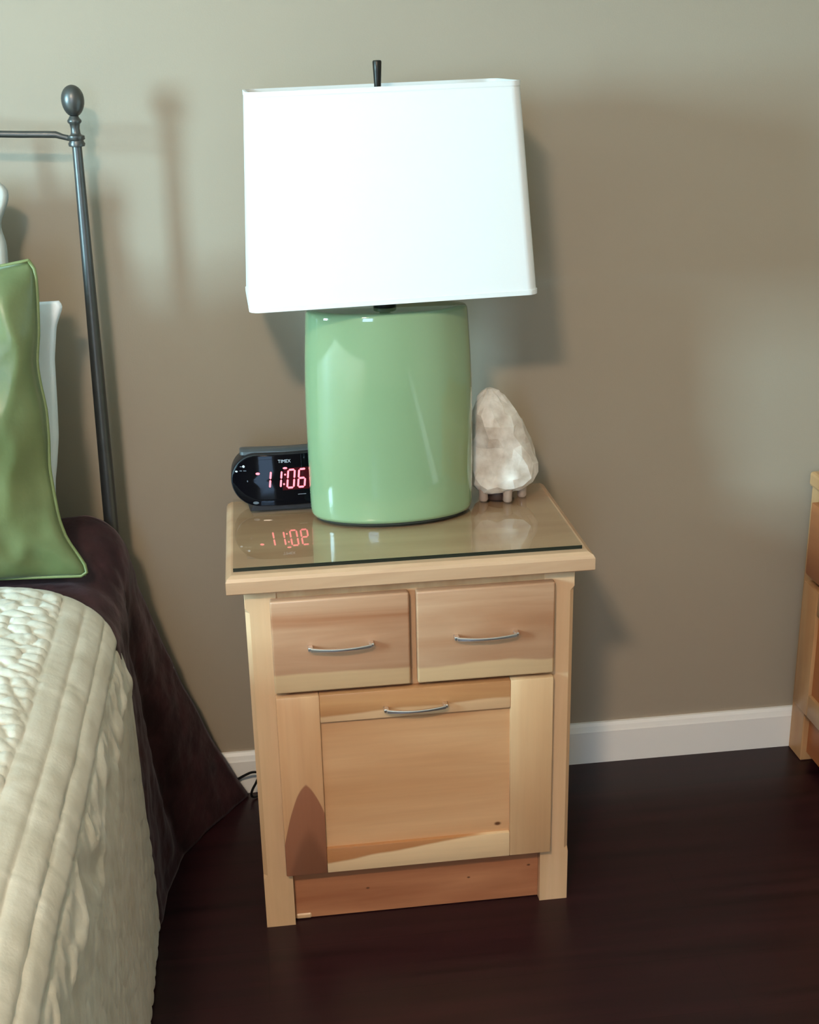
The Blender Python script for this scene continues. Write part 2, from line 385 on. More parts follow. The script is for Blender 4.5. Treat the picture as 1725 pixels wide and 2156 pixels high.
def window(name, rect, plane):
    a0, a1, z0, z1 = rect
    def bx(b, u0, u1, v0, v1, d0, d1):
        if plane == 'x': b.box(XL-d1, XL-d0, u0, u1, v0, v1)
        else: b.box(u0, u1, YF-d1, YF-d0, v0, v1)
    b = MB(); c = .06
    bx(b, a0-c, a0, z0-c, z1+c, -.015, 0); bx(b, a1, a1+c, z0-c, z1+c, -.015, 0); bx(b, a0, a1, z1, z1+c, -.015, 0)
    bx(b, a0-c, a1+c, z0-c, z0, -.03, 0)
    root = struct(b.build(name, mt['trim']))
    b = MB(); s = .035
    bx(b, a0, a0+s, z0, z1, .03, .08); bx(b, a1-s, a1, z0, z1, .03, .08); bx(b, a0+s, a1-s, z0, z0+s, .03, .08); bx(b, a0+s, a1-s, z1-s, z1, .03, .08)
    bx(b, a0+s, a1-s, (z0+z1)/2-.02, (z0+z1)/2+.02, .03, .08)
    b.build('window_frame', mt['trim'], root)
    b = MB(); bx(b, a0+s, a1-s, z0+s, (z0+z1)/2-.02, .052, .056); b.build('window_pane', mt['pane'], root)
    b = MB(); bx(b, a0+s, a1-s, (z0+z1)/2+.02, z1-s, .052, .056); b.build('window_pane', mt['pane'], root)
window('window_1', W1, 'x'); window('window_2', W2, 'y')

# ceiling fixture that lights the room from above and behind the bed's side
t = thing('ceiling_lamp_offscreen', 'round flush white ceiling lamp above the foot of the bed', 'lamp', LAMP)
MB().lathe(0, 0, [(.15, 0), (.15, -.02), (.14, -.028)], 40).build('canopy', mt['nickel'], t, True, 40)
bowl = MB().lathe(0, 0, [(.13, -.028), (.13, -.035), (.118, -.06), (.085, -.082), (.04, -.093), (.008, -.095)], 40).build('glass_bowl_offscreen', simple('bowl_rim', S(240, 238, 230), .4, noise=.01), t, True)
bm_, bnt, bb = new_mat('lit_bowl'); bb.inputs['Base Color'].default_value = S(250, 246, 238); bb.inputs['Emission Color'].default_value = (1, .78, .58, 1); bb.inputs['Emission Strength'].default_value = 360
bowl.data.materials[0] = bm_

# ------------------------------------------------------------------ nightstand
H, Wd, YFr, TH, OV, PW = 0.66, 0.524, -0.4421, 0.030, 0.0258, 0.049
YB = -0.122
ns = thing('nightstand', 'honey maple nightstand with two drawers, a panelled door and a glass sheet on top', 'nightstand', (0, 0, 0))
def post_mesh(x0, x1, y0, y1, outer, chamf):
    # outline starting at the outer front corner; outer = -1 left, 1 right
    b = MB(); xo, xi = (x0, x1) if outer < 0 else (x1, x0); sgn = 1 if outer < 0 else -1
    def ring(z, c):
        c = max(c, .0006)
        return [(xo+sgn*c, y0, z), (xi, y0, z), (xi, y1, z), (xo, y1, z), (xo, y0+c, z)]
    lv = [(0, 0), (.096, 0), (.104, chamf), (.588, chamf), (.596, 0), (H-TH, 0)]
    return b.rings([ring(z, c) for z, c in lv])
post_mesh(0, PW, YFr, YFr+.05, -1, .007).build('post', mt['post'], ns)
post_mesh(Wd-PW, Wd, YFr, YFr+.05, 1, .007).build('post', mt['post'], ns)
MB().box(0, .05, YB-.05, YB, 0, H-TH, .0015).build('post', mt['post'], ns)
MB().box(Wd-.05, Wd, YB-.05, YB, 0, H-TH, .0015).build('post', mt['post'], ns)
MB().box(.007, .022, YFr+.05, YB-.05, .05, H-TH).build('side_panel', mt['carcass'], ns)
MB().box(Wd-.022, Wd-.007, YFr+.05, YB-.05, .05, H-TH).build('side_panel', mt['carcass'], ns)
MB().box(.05, Wd-.05, YB-.016, YB-.004, .05, H-TH).build('back_panel', mt['carcass'], ns)
MB().box(PW, Wd-PW, YFr+.001, YFr+.022, .606, H-TH).build('top_rail', mt['carcass'], ns)
MB().box(PW, Wd-PW, YFr+.001, YFr+.022, .43, .472).build('middle_rail', mt['carcass'], ns)
MB().box(.245, .276, YFr+.002, YFr+.022, .472, .606).build('divider', mt['carcass'], ns)
MB().box(PW, Wd-PW, -.428, -.410, .001, .130, .001).build('toe_kick', mt['kick'], ns)
MB().box(.05, .078, YFr+.012, YFr+.034, .0, .012, .003).build('corner_block', mt['post'], ns)
# slab with chamfered edges
sx0, sx1, sy0, sy1 = -OV, Wd+OV, YFr-.025, YB+.007
def rect(ins, z): return [(sx0+ins, sy0+ins, z), (sx1-ins, sy0+ins, z), (sx1-ins, sy1-ins*.3, z), (sx0+ins, sy1-ins*.3, z)]
MB().rings([rect(.002, H-TH), rect(0, H-TH+.002), rect(0, H-.009), rect(.0025, H-.004), rect(.008, H-.0006), rect(.0095, H)]).build('top', mt['top'], ns)

def handle(parent, cx, cz, yface, L=.104):
    """bowed bar pull, local to the nightstand"""
    b = MB(); n = 22; rg = []
    hy = .0036
    for i in range(n+1):
        u = -1+2*i/n; x = cx+u*L/2
        bow = .0135+.0085*(1-u*u)
        e = max(0, (abs(u)-.9)/.1); dep = bow*(1-e**2.2) + .0008*e
        hz = .0021+.0010*u*u
        y = yface-dep
        t_ = .0046 if e <= 0 else .0046+.002*e
        yb = min(yface-.0001, y+t_)
        rg.append([(x, y, cz-hz+.0008), (x, y, cz+hz-.0008), (x, y+.001, cz+hz), (x, yb-.0005, cz+hz), (x, yb, cz+hz-.0008), (x, yb, cz-hz+.0008), (x, yb-.0005, cz-hz), (x, y+.001, cz-hz)])
    b.rings(rg)
    # two mounting feet
    for sg in (-1, 1):
        b.box(cx+sg*L*.46-.004, cx+sg*L*.46+.004, yface-.012, yface, cz-.0032, cz+.0032, .0012)
    return b.build('handle', mt['nickel'], parent, True, 35)

YD = YFr-.018; DX = (.0385, .2551, .2664, .4886); DZ = (.612, .4525, .4448, .111)
for x0, x1, m, cx in ((DX[0], DX[1], 'drawer_a', .1455), (DX[2], DX[3], 'drawer_b', .3765)):
    dr = MB().box(x0, x1, YD, YFr-.0008, DZ[1], DZ[0], .0035, 3).build('drawer', mt[m], ns, True, 40)
    handle(dr, cx, .5315, YD)
# door: recessed panel, stiles run through, rails between
sl0, sl1, sr0, sr1 = DX[0], .1075, .4175, DX[3]; zt, zr, zb2, zb = DZ[2], .3955, .158, DZ[3]
door = MB().box(sl1-.004, sr0+.004, YD+.007, YD+.013, zb2-.004, zr+.004).build('door', mt['panel'], ns)
MB().box(sl0, sl1, YD, YFr-.0008, zb, zt, .002, 2).build('stile', mt['stile_l'], door, True, 40)
MB().box(sr0, sr1, YD, YFr-.0008, zb, zt, .002, 2).build('stile', mt['stile_r'], door, True, 40)
MB().box(sl1, sr0, YD+.0002, YFr-.0008, zr, zt, .0015, 2).build('rail', mt['rail_t'], door, True, 40)
MB().box(sl1, sr0, YD+.0002, YFr-.0008, zb, zb2, .0015, 2).build('rail', mt['rail_b'], door, True, 40)
handle(door, .2615, .4135, YD)

# glass sheet
b = MB(); gx0, gx1, gy0, gy1 = -.0135, .5335, -.4455, -.1215
b.box(gx0, gx1, gy0, gy1, H+.0002, H+.0062)
gs = b.build('glass_sheet', [mt['glass'], mt['glass_edge']])
for p in gs.data.polygons:
    p.material_index = 1 if p.normal.y < -.5 else 0
tag(gs, 'clear rectangular glass sheet with dark polished edge lying on the nightstand top', 'glass sheet')
GZ = H+.0064

# ------------------------------------------------------------------ table lamp
LX, LY = .2560, -.236
lamp = thing('table_lamp', 'table lamp with glossy oval green ceramic body and white rectangular shade', 'lamp', (LX, LY, GZ))
A_, B_ = .1385, .072
prof = [(.94, .004), (.968, .0045), (.985, .010), (.994, .020), (.997, .05), (1.0, .12), (1.0, .18), (.995, .23), (.981, .28), (.961, .325), (.953, .341), (.946, .3470), (.928, .3500), (.80, .3510), (.3, .3515), (.05, .3515)]
MB().lathe(0, 0, [(r_, z) for r_, z in prof], 96, A_, B_).build('ceramic_body', mt['ceramic'], lamp, True)
MB().lathe(0, 0, [(.93, 0), (.93, .0045)], 64, A_, B_).build('felt_pad', mt['felt'], lamp, True, 30)
MB().lathe(-.003, 0, [(.0175, .350), (.0185, .352), (.0185, .358), (.016, .360), (.009, .362), (.009, .40), (.016, .402), (.016, .45), (.012, .455), (.004, .456)], 24).build('socket', mt['bronze'], lamp, True, 40)
SH0, SH1 = 1.0425-GZ, 1.3553-GZ
tilt, syaw = -.0181, .0227
def shp(x, y, z):        # shade space -> lamp space (slightly crooked shade)
    zz = z-SH0; c_, s_ = math.cos(syaw), math.sin(syaw)
    x, z2 = x+tilt*zz, z-tilt*x
    return (c_*x-s_*y+.0018, s_*x+c_*y, z2)
def shade_ring(t_, ins, z):
    hw, hd, cr = .2229+(.2027-.2229)*t_-ins, .1057+(.0889-.1057)*t_-ins, .018
    pts = []
    for sx, sy, a0 in ((1, 1, 0), (-1, 1, 90), (-1, -1, 180), (1, -1, 270)):
        for k in range(7):
            a = math.radians(a0+15*k); pts.append(shp(sx*(hw-cr)+cr*math.cos(a), sy*(hd-cr)+cr*math.sin(a), z))
    return pts
rg = [shade_ring(k/8, 0, SH0+(SH1-SH0)*k/8) for k in range(9)]+[shade_ring(1, .0022, SH1)]+[shade_ring(1-k/8, .0022, SH1-(SH1-SH0)*k/8) for k in range(1, 9)]
rg.append(rg[0])
sh = MB().rings(rg, False, False)
bmesh.ops.remove_doubles(sh.bm, verts=sh.bm.verts, dist=1e-6)
shade = sh.build('lamp_shade', mt['shade'], lamp, True, 40)
for t_, z0, z1 in ((1, SH1-.006, SH1+.0012), (0, SH0-.0012, SH0+.006)):
    rr = [shade_ring(t_, -.0010, z0), shade_ring(t_, -.0010, z1), shade_ring(t_, .0032, z1), shade_ring(t_, .0032, z0)]
    rr.append(rr[0]); q = MB().rings(rr, False, False); bmesh.ops.remove_doubles(q.bm, verts=q.bm.verts, dist=1e-6)
    q.build('rim_tape', mt['shade'], shade, True, 40)
fz = SH1
b = MB(); 
for sx, sy in ((1, 0), (-1, 0), (0, 1), (0, -1)):
    b.tube([shp(0, 0, fz-.012), shp(sx*.2*.5, sy*.0865*.5, fz-.012), shp(sx*.2, sy*.0865, fz-.008)], .0018, 8)
b.build('spider', mt['bronze'], lamp, True)
b = MB(); hp = []
for k in range(25):
    a = math.pi*k/24; hp.append((-.003+.055*math.cos(a)*(1-.45*abs(math.sin(a))**3), 0, .40+(fz-.012-.40)*math.sin(a)**.8))
b.tube(hp, .0019, 8); b.build('harp', mt['bronze'], lamp, True)
FX0, FY0, _ = shp(0, 0, fz)
FX0 -= .001
MB().lathe(FX0, FY0, [(.004, fz-.018), (.0052, fz-.004), (.0056, fz+.006), (.0064, fz+.022), (.0070, fz+.0345), (.0060, fz+.0365), (.002, fz+.037)], 20).build('finial', mt['bronze'], lamp, True, 50)

# ------------------------------------------------------------------ alarm clock
ck = thing('alarm_clock', 'black digital alarm clock with red display behind the green lamp', 'clock', (0, 0, 0))
CX0, CX1, CZ0, CZ1 = -.0135, .1715, .6735, .7635
RC = (CZ1-CZ0)/2; CZM = (CZ0+CZ1)/2; CXM = (CX0+CX1)/2
CYF = -.188
def cyf(x, z): return CYF + .012*((x-CXM)/.0925)**2 + (z-CZM)*math.tan(math.radians(10))    # front surface, bowed and leaning back
out = []
for k in range(25):
    a = math.radians(90+180*k/24); out.append((CX0+RC+RC*math.cos(a), CZM+RC*math.sin(a)))
for k in range(1, 12): out.append((CX0+RC+(CX1-CX0-2*RC)*k/12, CZ0))
for k in range(25):
    a = math.radians(-90+180*k/24); out.append((CX1-RC+RC*math.cos(a), CZM+RC*math.sin(a)))
for k in range(1, 12): out.append((CX1-RC-(CX1-CX0-2*RC)*k/12, CZ1))
def cring(s_, dy):
    pts = []
    for x, z in out:
        zz = CZM+(z-CZM)*s_
        sh_ = (1-s_)*RC; x2 = x+sh_*(-1 if x > CXM else 1)*min(1, abs(x-CXM)/(CXM-CX0-RC*.6))
        pts.append((x2, cyf(x2, zz)+dy, zz))
    return pts
MB().rings([cring(.8, .058), cring(.93, .055), cring(1.0, .046), cring(1.0, .006), cring(.975, .0015), cring(.95, .0008)]).build('case', mt['black'], ck, True, 50)
b = MB(); b.rings([cring(.955, .001), cring(.945, -.0004), cring(.93, -.0006), cring(.7, -.0006), cring(.35, -.0006), cring(.02, -.0006)])
b.build('lens', mt['gloss'], ck, True, 60)
# raised top bar and foot
b = MB(); rg = []
for x, e in ((.004, .6), (.006, .9), (.012, 1), (.08, 1), (.146, 1), (.152, .9), (.154, .6)):
    yb0 = cyf(x, CZ1)+.008
    y0_, y1_ = yb0+(1-e)*.01, yb0+.032-(1-e)*.01
    rg.append([(x, y0_, CZ1-.004), (x, y0_+.001, CZ1+.0012*e), (x, y0_+.005, CZ1+.0028*e), (x, y1_-.006, CZ1+.0034*e), (x, y1_, CZ1+.001*e), (x, y1_, CZ1-.004)])
b.rings(rg).build('snooze_bar', mt['greyplastic'], ck, True, 40)
b = MB(); b.rings([[(x, y, GZ) for x, y in ((.016, -.190), (.142, -.190), (.146, -.145), (.012, -.145))], [(x, y, CZ0+.006) for x, y in ((.024, -.190), (.134, -.190), (.138, -.143), (.02, -.143))]])
b.build('foot', mt['black'], ck)
# digits: seven-segment strokes laid on the lens
SL = .0036/.0300
def facept(x, z): return (x, cyf(x, z)-.0011, z)
def seg(b, p, q, wd):
    (x0, z0), (x1, z1) = p, q; dx, dz = x1-x0, z1-z0; l = math.hypot(dx, dz); ux, uz = dx/l, dz/l; nx, nz = -uz*wd/2, ux*wd/2; e = wd*.45
    poly = [(x0, z0), (x0+ux*e+nx, z0+uz*e+nz), (x1-ux*e+nx, z1-uz*e+nz), (x1, z1), (x1-ux*e-nx, z1-uz*e-nz), (x0+ux*e-nx, z0+uz*e-nz)]
    b.rings([[facept(x, z) for x, z in poly], [tuple(Vector(facept(x, z))-Vector((0, .0005, 0))) for x, z in poly]])
def digit(ch, x0, z0, z1, wdt):
    zm = (z0+z1)/2; g = .0006
    X = lambda fx, z: x0+fx*wdt+(z-z0)*SL
    segs = {'a': ((0, z1), (1, z1)), 'b': ((1, z1), (1, zm)), 'c': ((1, zm), (1, z0)), 'd': ((0, z0), (1, z0)), 'e': ((0, zm), (0, z0)), 'f': ((0, z1), (0, zm)), 'g': ((0, zm), (1, zm))}
    use = {'1': 'bc', '0': 'abcdef', '6': 'acdefg'}[ch]; b = MB()
    for k in use:
        (fx0, za), (fx1, zb_) = segs[k]
        p, q = Vector((X(fx0, za), za)), Vector((X(fx1, zb_), zb_)); u = (q-p).normalized()
        p += u*g; q -= u*g
        seg(b, tuple(p), tuple(q), .0031)
    return b.build('digit', mt['led'], ck)
ZD0, ZD1 = .7054, .7355
digit('1', .0418, ZD0+.001, ZD1-.001, .0100); digit('1', .0602, ZD0+.001, ZD1-.001, .0100)
digit('0', .0812, ZD0, ZD1, .0112); digit('6', .0998, ZD0, ZD1, .0112)
def dot(name, x, z, rx, rz, m=None):
    b = MB(); poly = [(x+rx*math.cos(2*math.pi*k/12), z+rz*math.sin(2*math.pi*k/12)) for k in range(12)]
    b.rings([[facept(*p) for p in poly], [tuple(Vector(facept(*p))-Vector((0, .0005, 0))) for p in poly]]); return b.build(name, m or mt['led'], ck)
dot('colon_dot', .0789, .7279, .0016, .0016); dot('colon_dot', .0762, .7118, .0016, .0016)
dot('indicator_dot', .0326, .7310, .0036, .0020); dot('indicator_dot', .0794, .7388, .0038, .0017)
b = MB(); rg = []
for k in range(13):
    u_ = k/12; xa, xb = .0735+.0485*u_, .0770+.0480*u_; za, zb_ = ZD0-.004, ZD1+.003
    rg.append([tuple(Vector(facept(x, z))+Vector((0, o_, 0))) for x, z, o_ in ((xa, za, .0002), (xb, zb_, .0002), (xb, zb_, -.0001), (xa, za, -.0001))])
b.rings(rg).build('digit_glow_patch', mt['ledglow'], ck)  # dark red strip painted in place of the glow around the digits
def lettering(txt, x0, z0, size, name, width=None, mat=None):
    cu = bpy.data.curves.new('t', 'FONT'); cu.body = txt; cu.size = size; cu.extrude = 0
    tmp = bpy.data.objects.new('t', cu); COL.objects.link(tmp)
    bpy.context.view_layer.update()
    me = bpy.data.meshes.new_from_object(tmp.evaluated_get(bpy.context.evaluated_depsgraph_get()))
    bpy.data.objects.remove(tmp, do_unlink=True)
    xs = [v.co.x for v in me.vertices]; k = width/(max(xs)-min(xs)) if width else 1
    for v in me.vertices:
        x, z = x0+(v.co.x-min(xs))*k, z0+v.co.y
        v.co = Vector(facept(x, z))
    me.materials.append(mat or mt['print']); o = bpy.data.objects.new(name, me); COL.objects.link(o); o.parent = ck; o['label'] = 'small white printed lettering'
    return o
lettering('TIMEX', .0680, .7480, .0078, 'logo', .0217)
dot('printed_mark', .0093, .7435, .0021, .0021, mt['print']); dot('printed_mark', -.0033, .7350, .0022, .0014, mt['print'])
dot('printed_mark', .0145, .7185, .0009, .0016, simple('faint_print', S(90, 92, 100), .6, noise=.02))
for x0, x1, z in ((.003, .0072, .7431), (.0022, .0062, .7361), (.0085, .0135, .7361), (.0990, .1130, .6930)):
    b = MB(); poly = [(x0, z-.0005), (x1, z-.0005), (x1, z+.0005), (x0, z+.0005)]
    b.rings([[facept(*p) for p in poly], [tuple(Vector(facept(*p))-Vector((0, .0003, 0))) for p in poly]]).build('printed_mark', simple('grey_print', S(110, 112, 120), .6, noise=.02), ck)
dot('button', .0267, .6815, .0052, .0024, mt['greyplastic'])

# ------------------------------------------------------------------ crystal rock lamp
rk = thing('crystal_rock', 'rough white crystal rock on short clear feet beside the green lamp', 'rock', (.455, -.188, GZ))
lv = [(.686, .424, .462), (.684, .412, .478), (.690, .402, .492), (.702, .396, .505), (.718, .393, .513), (.735, .392, .5165), (.752, .391, .514), (.770, .391, .506), (.790, .392, .497), (.808, .395, .487), (.825, .399, .476), (.840, .404, .465), (.852, .410, .456), (.860, .417, .448), (.8655, .425, .438)]
b = MB(); rg = []; n = 22
for i, (z, xl, xr) in enumerate(lv):
    cx, hw = (xl+xr)/2-.452, (xr-xl)/2; hd = hw*.82; ring = []
    for k in range(n):
        a = 2*math.pi*(k+.5*(i % 2))/n
        j = 1+random.uniform(-.07, .045)+.05*math.sin(3*a+z*40)
        ring.append((cx+hw*math.cos(a)*j, hd*math.sin(a)*j+.006*math.sin(z*60), z-GZ-.006+random.uniform(-.003, .003)*(0 < i < len(lv)-1)))
    rg.append(ring)
b.rings(rg)
bmesh.ops.triangulate(b.bm, faces=b.bm.faces)
b.build('rock', mt['rock'], rk, True, 14)
foot_m = simple('clear_foot', S(160, 140, 126), .12, spec=.6, noise=.05)
for x, y in ((-.036, -.022), (.004, -.034), (.034, -.012), (-.022, .03), (.02, .028)):
    MB().lathe(x, y, [(.0065, 0), (.0085, .003), (.0080, .012), (.0092, .022)], 14).build('foot', foot_m, rk, True, 50)
MB().lathe(-.008, -.004, [(.022, .0), (.023, .004), (.023, .014), (.02, .022)], 24).build('base', simple('painted_rock_shade', S(62, 42, 34), .5, noise=.15), rk, True, 40)  # added dark disc standing in for the shade between the feet

# ------------------------------------------------------------------ headboard
hb = thing('metal_headboard', 'dark pewter metal headboard with egg shaped finials behind the pillows', 'headboard', (-.222, -.10, 0))
HB = Vector((-.222, -.10, 0))
def hpost(x, lean):
    px = lambda z: x + lean*(.9-z)
    b = MB(); zs = [0, .3, .6, .66, .9, 1.1, 1.27, 1.282]; rs = [.0130, .0130, .0128, .0126, .0110, .0092, .0078, .0076]
    b.tube([(px(z), 0, z) for z in zs], rs, 20); p = b.build('post', mt['metal'], hb, True, 50)
    MB().lathe(px(1.283), 0, [(.0078, 1.2705), (.0125, 1.2715), (.0135, 1.2755), (.0115, 1.279), (.0115, 1.2805), (.0140, 1.2825), (.0135, 1.2875), (.0085, 1.2895), (.0075, 1.2925), (.0070, 1.299), (.0082, 1.3055), (.0112, 1.3085), (.0112, 1.3115), (.0085, 1.3145), (.0072, 1.3175)], 24).build('collar', mt['metal'], hb, True, 60)
    pr = []
    for k in range(17):
        a = math.pi*k/16; zz = -math.cos(a); pr.append((max(.0006, .0180*math.sin(a)*(1+.06*zz)), 1.3405+.0245*zz))
    MB().lathe(px(1.34), 0, pr, 32).build('finial', mt['metal'], hb, True)
    return px
hpost(-.0045, -.0145)
WB = -1.545
hpost(WB, .0145)
tp = -.0100
b = MB(); pts = []
x0, x1 = tp, WB
for k in range(41):
    u = k/40; x = x0+(x1-x0)*u
    arch = .11*math.sin(math.pi*u)**.9
    sh_ = .0065*sstep(.0, .022, u)*sstep(0, .022, 1-u)
    pts.append((x, 0, 1.2842+sh_+arch*.35*1.0 if False else 1.2842+float(sh_)+.06*math.sin(math.pi*u)**2))
b = MB().tube(pts[:1]+[(tp-.010, 0, 1.2868), (tp-.02, 0, 1.2903)]+pts[1:-1]+[(WB+.01, 0, 1.2868)]+pts[-1:], [.0045]*2+[.0055]*(len(pts)+1), 12)
b.build('top_rail', mt['metal'], hb, True, 50)
MB().tube([(-.008, 0, .60), (WB, 0, .60)], .006, 12).build('lower_rail', mt['metal'], hb, True, 50)
for k in range(9):
    x = -.20-.14*k
    if x < WB+.1: break
    u = (x-x0)/(x1-x0)
    MB().tube([(x, 0, .60), (x, 0, 1.29+.06*math.sin(math.pi*u)**2)], .0050, 10).build('spindle', mt['metal'], hb, True, 50)

# ------------------------------------------------------------------ mattress
XC = -.985     # bed centre line
ms = MB().box(-1.72, -.252, -2.03, -.150, .22, .555, .05, 4).build('mattress', simple('mattress_ticking', S(215, 212, 205), .9, noise=.03), None, True)
tag(ms, 'white mattress hidden beneath the brown coverlet and cream quilt', 'mattress')
bs = thing('bed_base', 'dark fabric bed base on short legs under the mattress', 'bed base', (XC, -1.08, 0))
MB().box(-.75, .75, -.94, .94, .10, .22, .01, 2).build('platform', simple('base_fabric', S(50, 38, 36), .9, noise=.1), bs)
for sx in (-1, 1):
    for sy in (-1, 1):
        MB().box(sx*.68-.025, sx*.68+.025, sy*.86-.025, sy*.86+.025, 0, .10, .004).build('leg', mt['bronze'], bs)

# ------------------------------------------------------------------ brown coverlet
def hemx(y): return np.interp(y, [-2.1, -.60, -.411, -.318, -.206, -.128, -.06, -.011], [-.186, -.186, -.182, -.177, -.152, -.103, -.058, -.021])
rows = np.concatenate([np.linspace(-.132, -.55, 84), np.linspace(-.56, -2.06, 40)])
tt = np.concatenate([np.linspace(0, .35, 14, endpoint=False), np.linspace(.35, 1, 110)])   # 0..0.3 top, .3...45 edge, rest side
Pc = np.zeros((len(rows), len(tt), 3))
for i, y0 in enumerate(rows):
    zt_ = .592+.060*float(sstep(-.30, -.15, y0))
    rad = .085
    for j, u in enumerate(tt):
        if u < .35:   # flat top from the centre line to the rounding
            x = XC+(-.285-XC)*(u/.35); z = zt_; y = y0
        elif u < .5:
            a = (u-.35)/.15*math.pi/2; x = -.285+.079*math.sin(a); z = zt_-rad*(1-math.cos(a)); y = y0
        else:
            v = (u-.5)/.5; zs = zt_-rad; z = zs*(1-v)+.003
            wgt = math.exp(-max(0, -.132-y0)/.13)
            y = y0+.110*v*wgt
            x = -.206+.018*v+(float(hemx(y))+.188)*v**.95
            x -= .020*math.exp(-((y+.235-.03*v)/.035)**2)*math.sin(math.pi*min(1, v*1.02))**.7
        Pc[i, j] = (x, y, z)
yy, ss = Pc[:, :, 1], tt[None, :]*np.ones((len(rows), 1))
nz = .0035*vnoise(yy*22, ss*16, 3)+.0018*vnoise(yy*60, ss*40, 5)
mask = sstep(.30, .5, ss)*(1-sstep(.97, 1.0, ss))
Pc[:, :, 0] += nz*mask*sstep(-.62, -.40, yy); Pc[:, :, 2] += nz*(1-mask)*sstep(-.40, -.30, yy)
# left half by mirroring about the centre line
Pl = Pc[:, ::-1][:, ::3].copy(); Pl[:, :, 0] = 2*XC-Pl[:, :, 0]-.0
for P_ in (Pl, Pc):
    k_ = 1-sstep(-.46, -.395, P_[:, :, 1]); sgn = np.where(P_[:, :, 0] > XC, 1, -1)
    P_[:, :, 2] -= .022*k_*sstep(.03, .3, P_[:, :, 2]); P_[:, :, 0] -= .020*k_*sgn*sstep(.12, .6, np.abs(P_[:, :, 0]-XC))
full = np.concatenate([Pl[:, :-1], Pc], 1)
full = np.concatenate([full, (full[-1:]*np.array([1, 1, .02])+np.array([0, -.02, .004]))], 0)
cv = grid_object('coverlet', full, mt['brown'])
md = cv.modifiers.new('thickness', 'SOLIDIFY'); md.thickness = .004; md.offset = -1
tag(cv, 'dark brown velvety coverlet flaring to the floor beside the nightstand', 'bedspread')

# ------------------------------------------------------------------ cream quilt
pr = np.array([(-.985, .618), (-.60, .618), (-.40, .617), (-.33, .614), (-.29, .607), (-.255, .592), (-.23, .570), (-.212, .536), (-.203, .49), (-.198, .42), (-.194, .30), (-.188, .15), (-.181, .0065)])
seglen = np.hypot(*np.diff(pr, axis=0).T); cum = np.concatenate([[0], np.cumsum(seglen)])
s_all = np.concatenate([np.arange(0, .50, .012), np.arange(.50, cum[-1], .0042), [cum[-1]]])
px = np.interp(s_all, cum, pr[:, 0]); pz = np.interp(s_all, cum, pr[:, 1])
for _ in range(30):   # soften the polyline
    px[1:-1] = (px[:-2]+2*px[1:-1]+px[2:])/4 if True else px[1:-1]; pz[1:-1] = (pz[:-2]+2*pz[1:-1]+pz[2:])/4
tx, tz = np.gradient(px, s_all), np.gradient(pz, s_all); ln = np.hypot(tx, tz); nx_, nz_ = -tz/ln, tx/ln
s0 = np.interp(-.286, px[px < -.21], s_all[px < -.21])
rowsq = np.concatenate([np.arange(0, 1.05, .0042), np.arange(1.06, 1.72, .02)])
SS, RR = np.meshgrid(s_all, rowsq)
q = SS-s0
wob = .004*vnoise(RR*7, q*0, 11)
qq = q+wob
# quilted scales on the top
f1, f2, ox, oy = worley(q/.034+50+RR*9, RR/.025+20-q*7, 2, .8)
scales = .0042*np.sqrt(np.clip((f2-f1)*1.8, 0, 1))+.0052*np.clip(.5+.55*ox-.75*oy, 0, 1.2)*(.8+.3*vnoise(q*40, RR*40, 8))+.0012*vnoise(q*160, RR*160, 9)
A = 1-sstep(-.004, .002, qq)
# stitched channels
gd = np.abs(((qq/.038+.5) % 1)-.5)*.038; ch = 1-np.exp(-(gd/.0042)**2)*.95-.22*(1-np.clip(gd/.019, 0, 1))**2
chan = .0038*ch+.0012*vnoise(RR*95, qq*20, 4)*(1-ch*.5)+.0010*vnoise(RR*30, qq*60, 14)
B = sstep(-.002, .002, qq)*(1-sstep(.112, .122, qq))
# puckered edge and dimpled drop
f1b, f2b, oxb, oyb = worley(q/.038+11, RR/.034+5, 6, .9)
dim = .0026*np.clip((f2b-f1b)*1.8, 0, 1)**.6+.0016*np.clip(.5+oyb, 0, 1)
edge = np.exp(-((qq-.165)/.055)**2)
fold = .72*(.007*vnoise(RR*16+qq*20, qq*22, 21)+.009*np.clip(1-2.2*np.abs(vnoise(RR*19-qq*16, qq*15, 31)), 0, 1)**1.5+.004*vnoise(RR*45, qq*38, 33))
Cc = sstep(.114, .124, qq)
D = A*scales+B*chan+Cc*(dim*(1-.6*edge)+edge*fold)
D += .005*vnoise(RR*3.1, qq*4, 40)*sstep(.15, .35, qq)
D *= sstep(0, .022, RR)*.85+.15
yhead = -.347-.030*sstep(-.10, .06, q)-.03*sstep(.1, .7, q)+.004*vnoise(q*14, q*0, 17)
Pq = np.stack([px[None, :]+nx_[None, :]*D, yhead-RR, pz[None, :]+nz_[None, :]*D], -1)
Pq[:, :, 0] += .010*vnoise(RR*4, q*3, 51)*sstep(.25, .5, q)
Pq[:, :, 2] = np.maximum(Pq[:, :, 2], .004)
Pm = Pq[:, ::-1][:, ::4].copy(); Pm[:, :, 0] = 2*XC-Pm[:, :, 0]
if Pm.shape[1] and abs(Pm[0, -1, 0]-XC) > 1e-4: Pm = np.concatenate([Pm, Pq[:, :1]], 1)
fullq = np.concatenate([Pm[:, :-1], Pq], 1)
foot_rows = []
last = fullq[-1]
for k in range(1, 9):
    v = k/8; a = min(1, v*4)*math.pi/2
    rowp = last.copy(); rowp[:, 1] -= .05*math.sin(a)+.01*v; rowp[:, 2] = np.maximum(.006, last[:, 2]*(1-v)+.006*v); foot_rows.append(rowp)
fullq = np.concatenate([fullq, np.array(foot_rows)], 0)
qo = grid_object('quilt', fullq, mt['quilt'])
md = qo.modifiers.new('thickness', 'SOLIDIFY'); md.thickness = .005; md.offset = -1
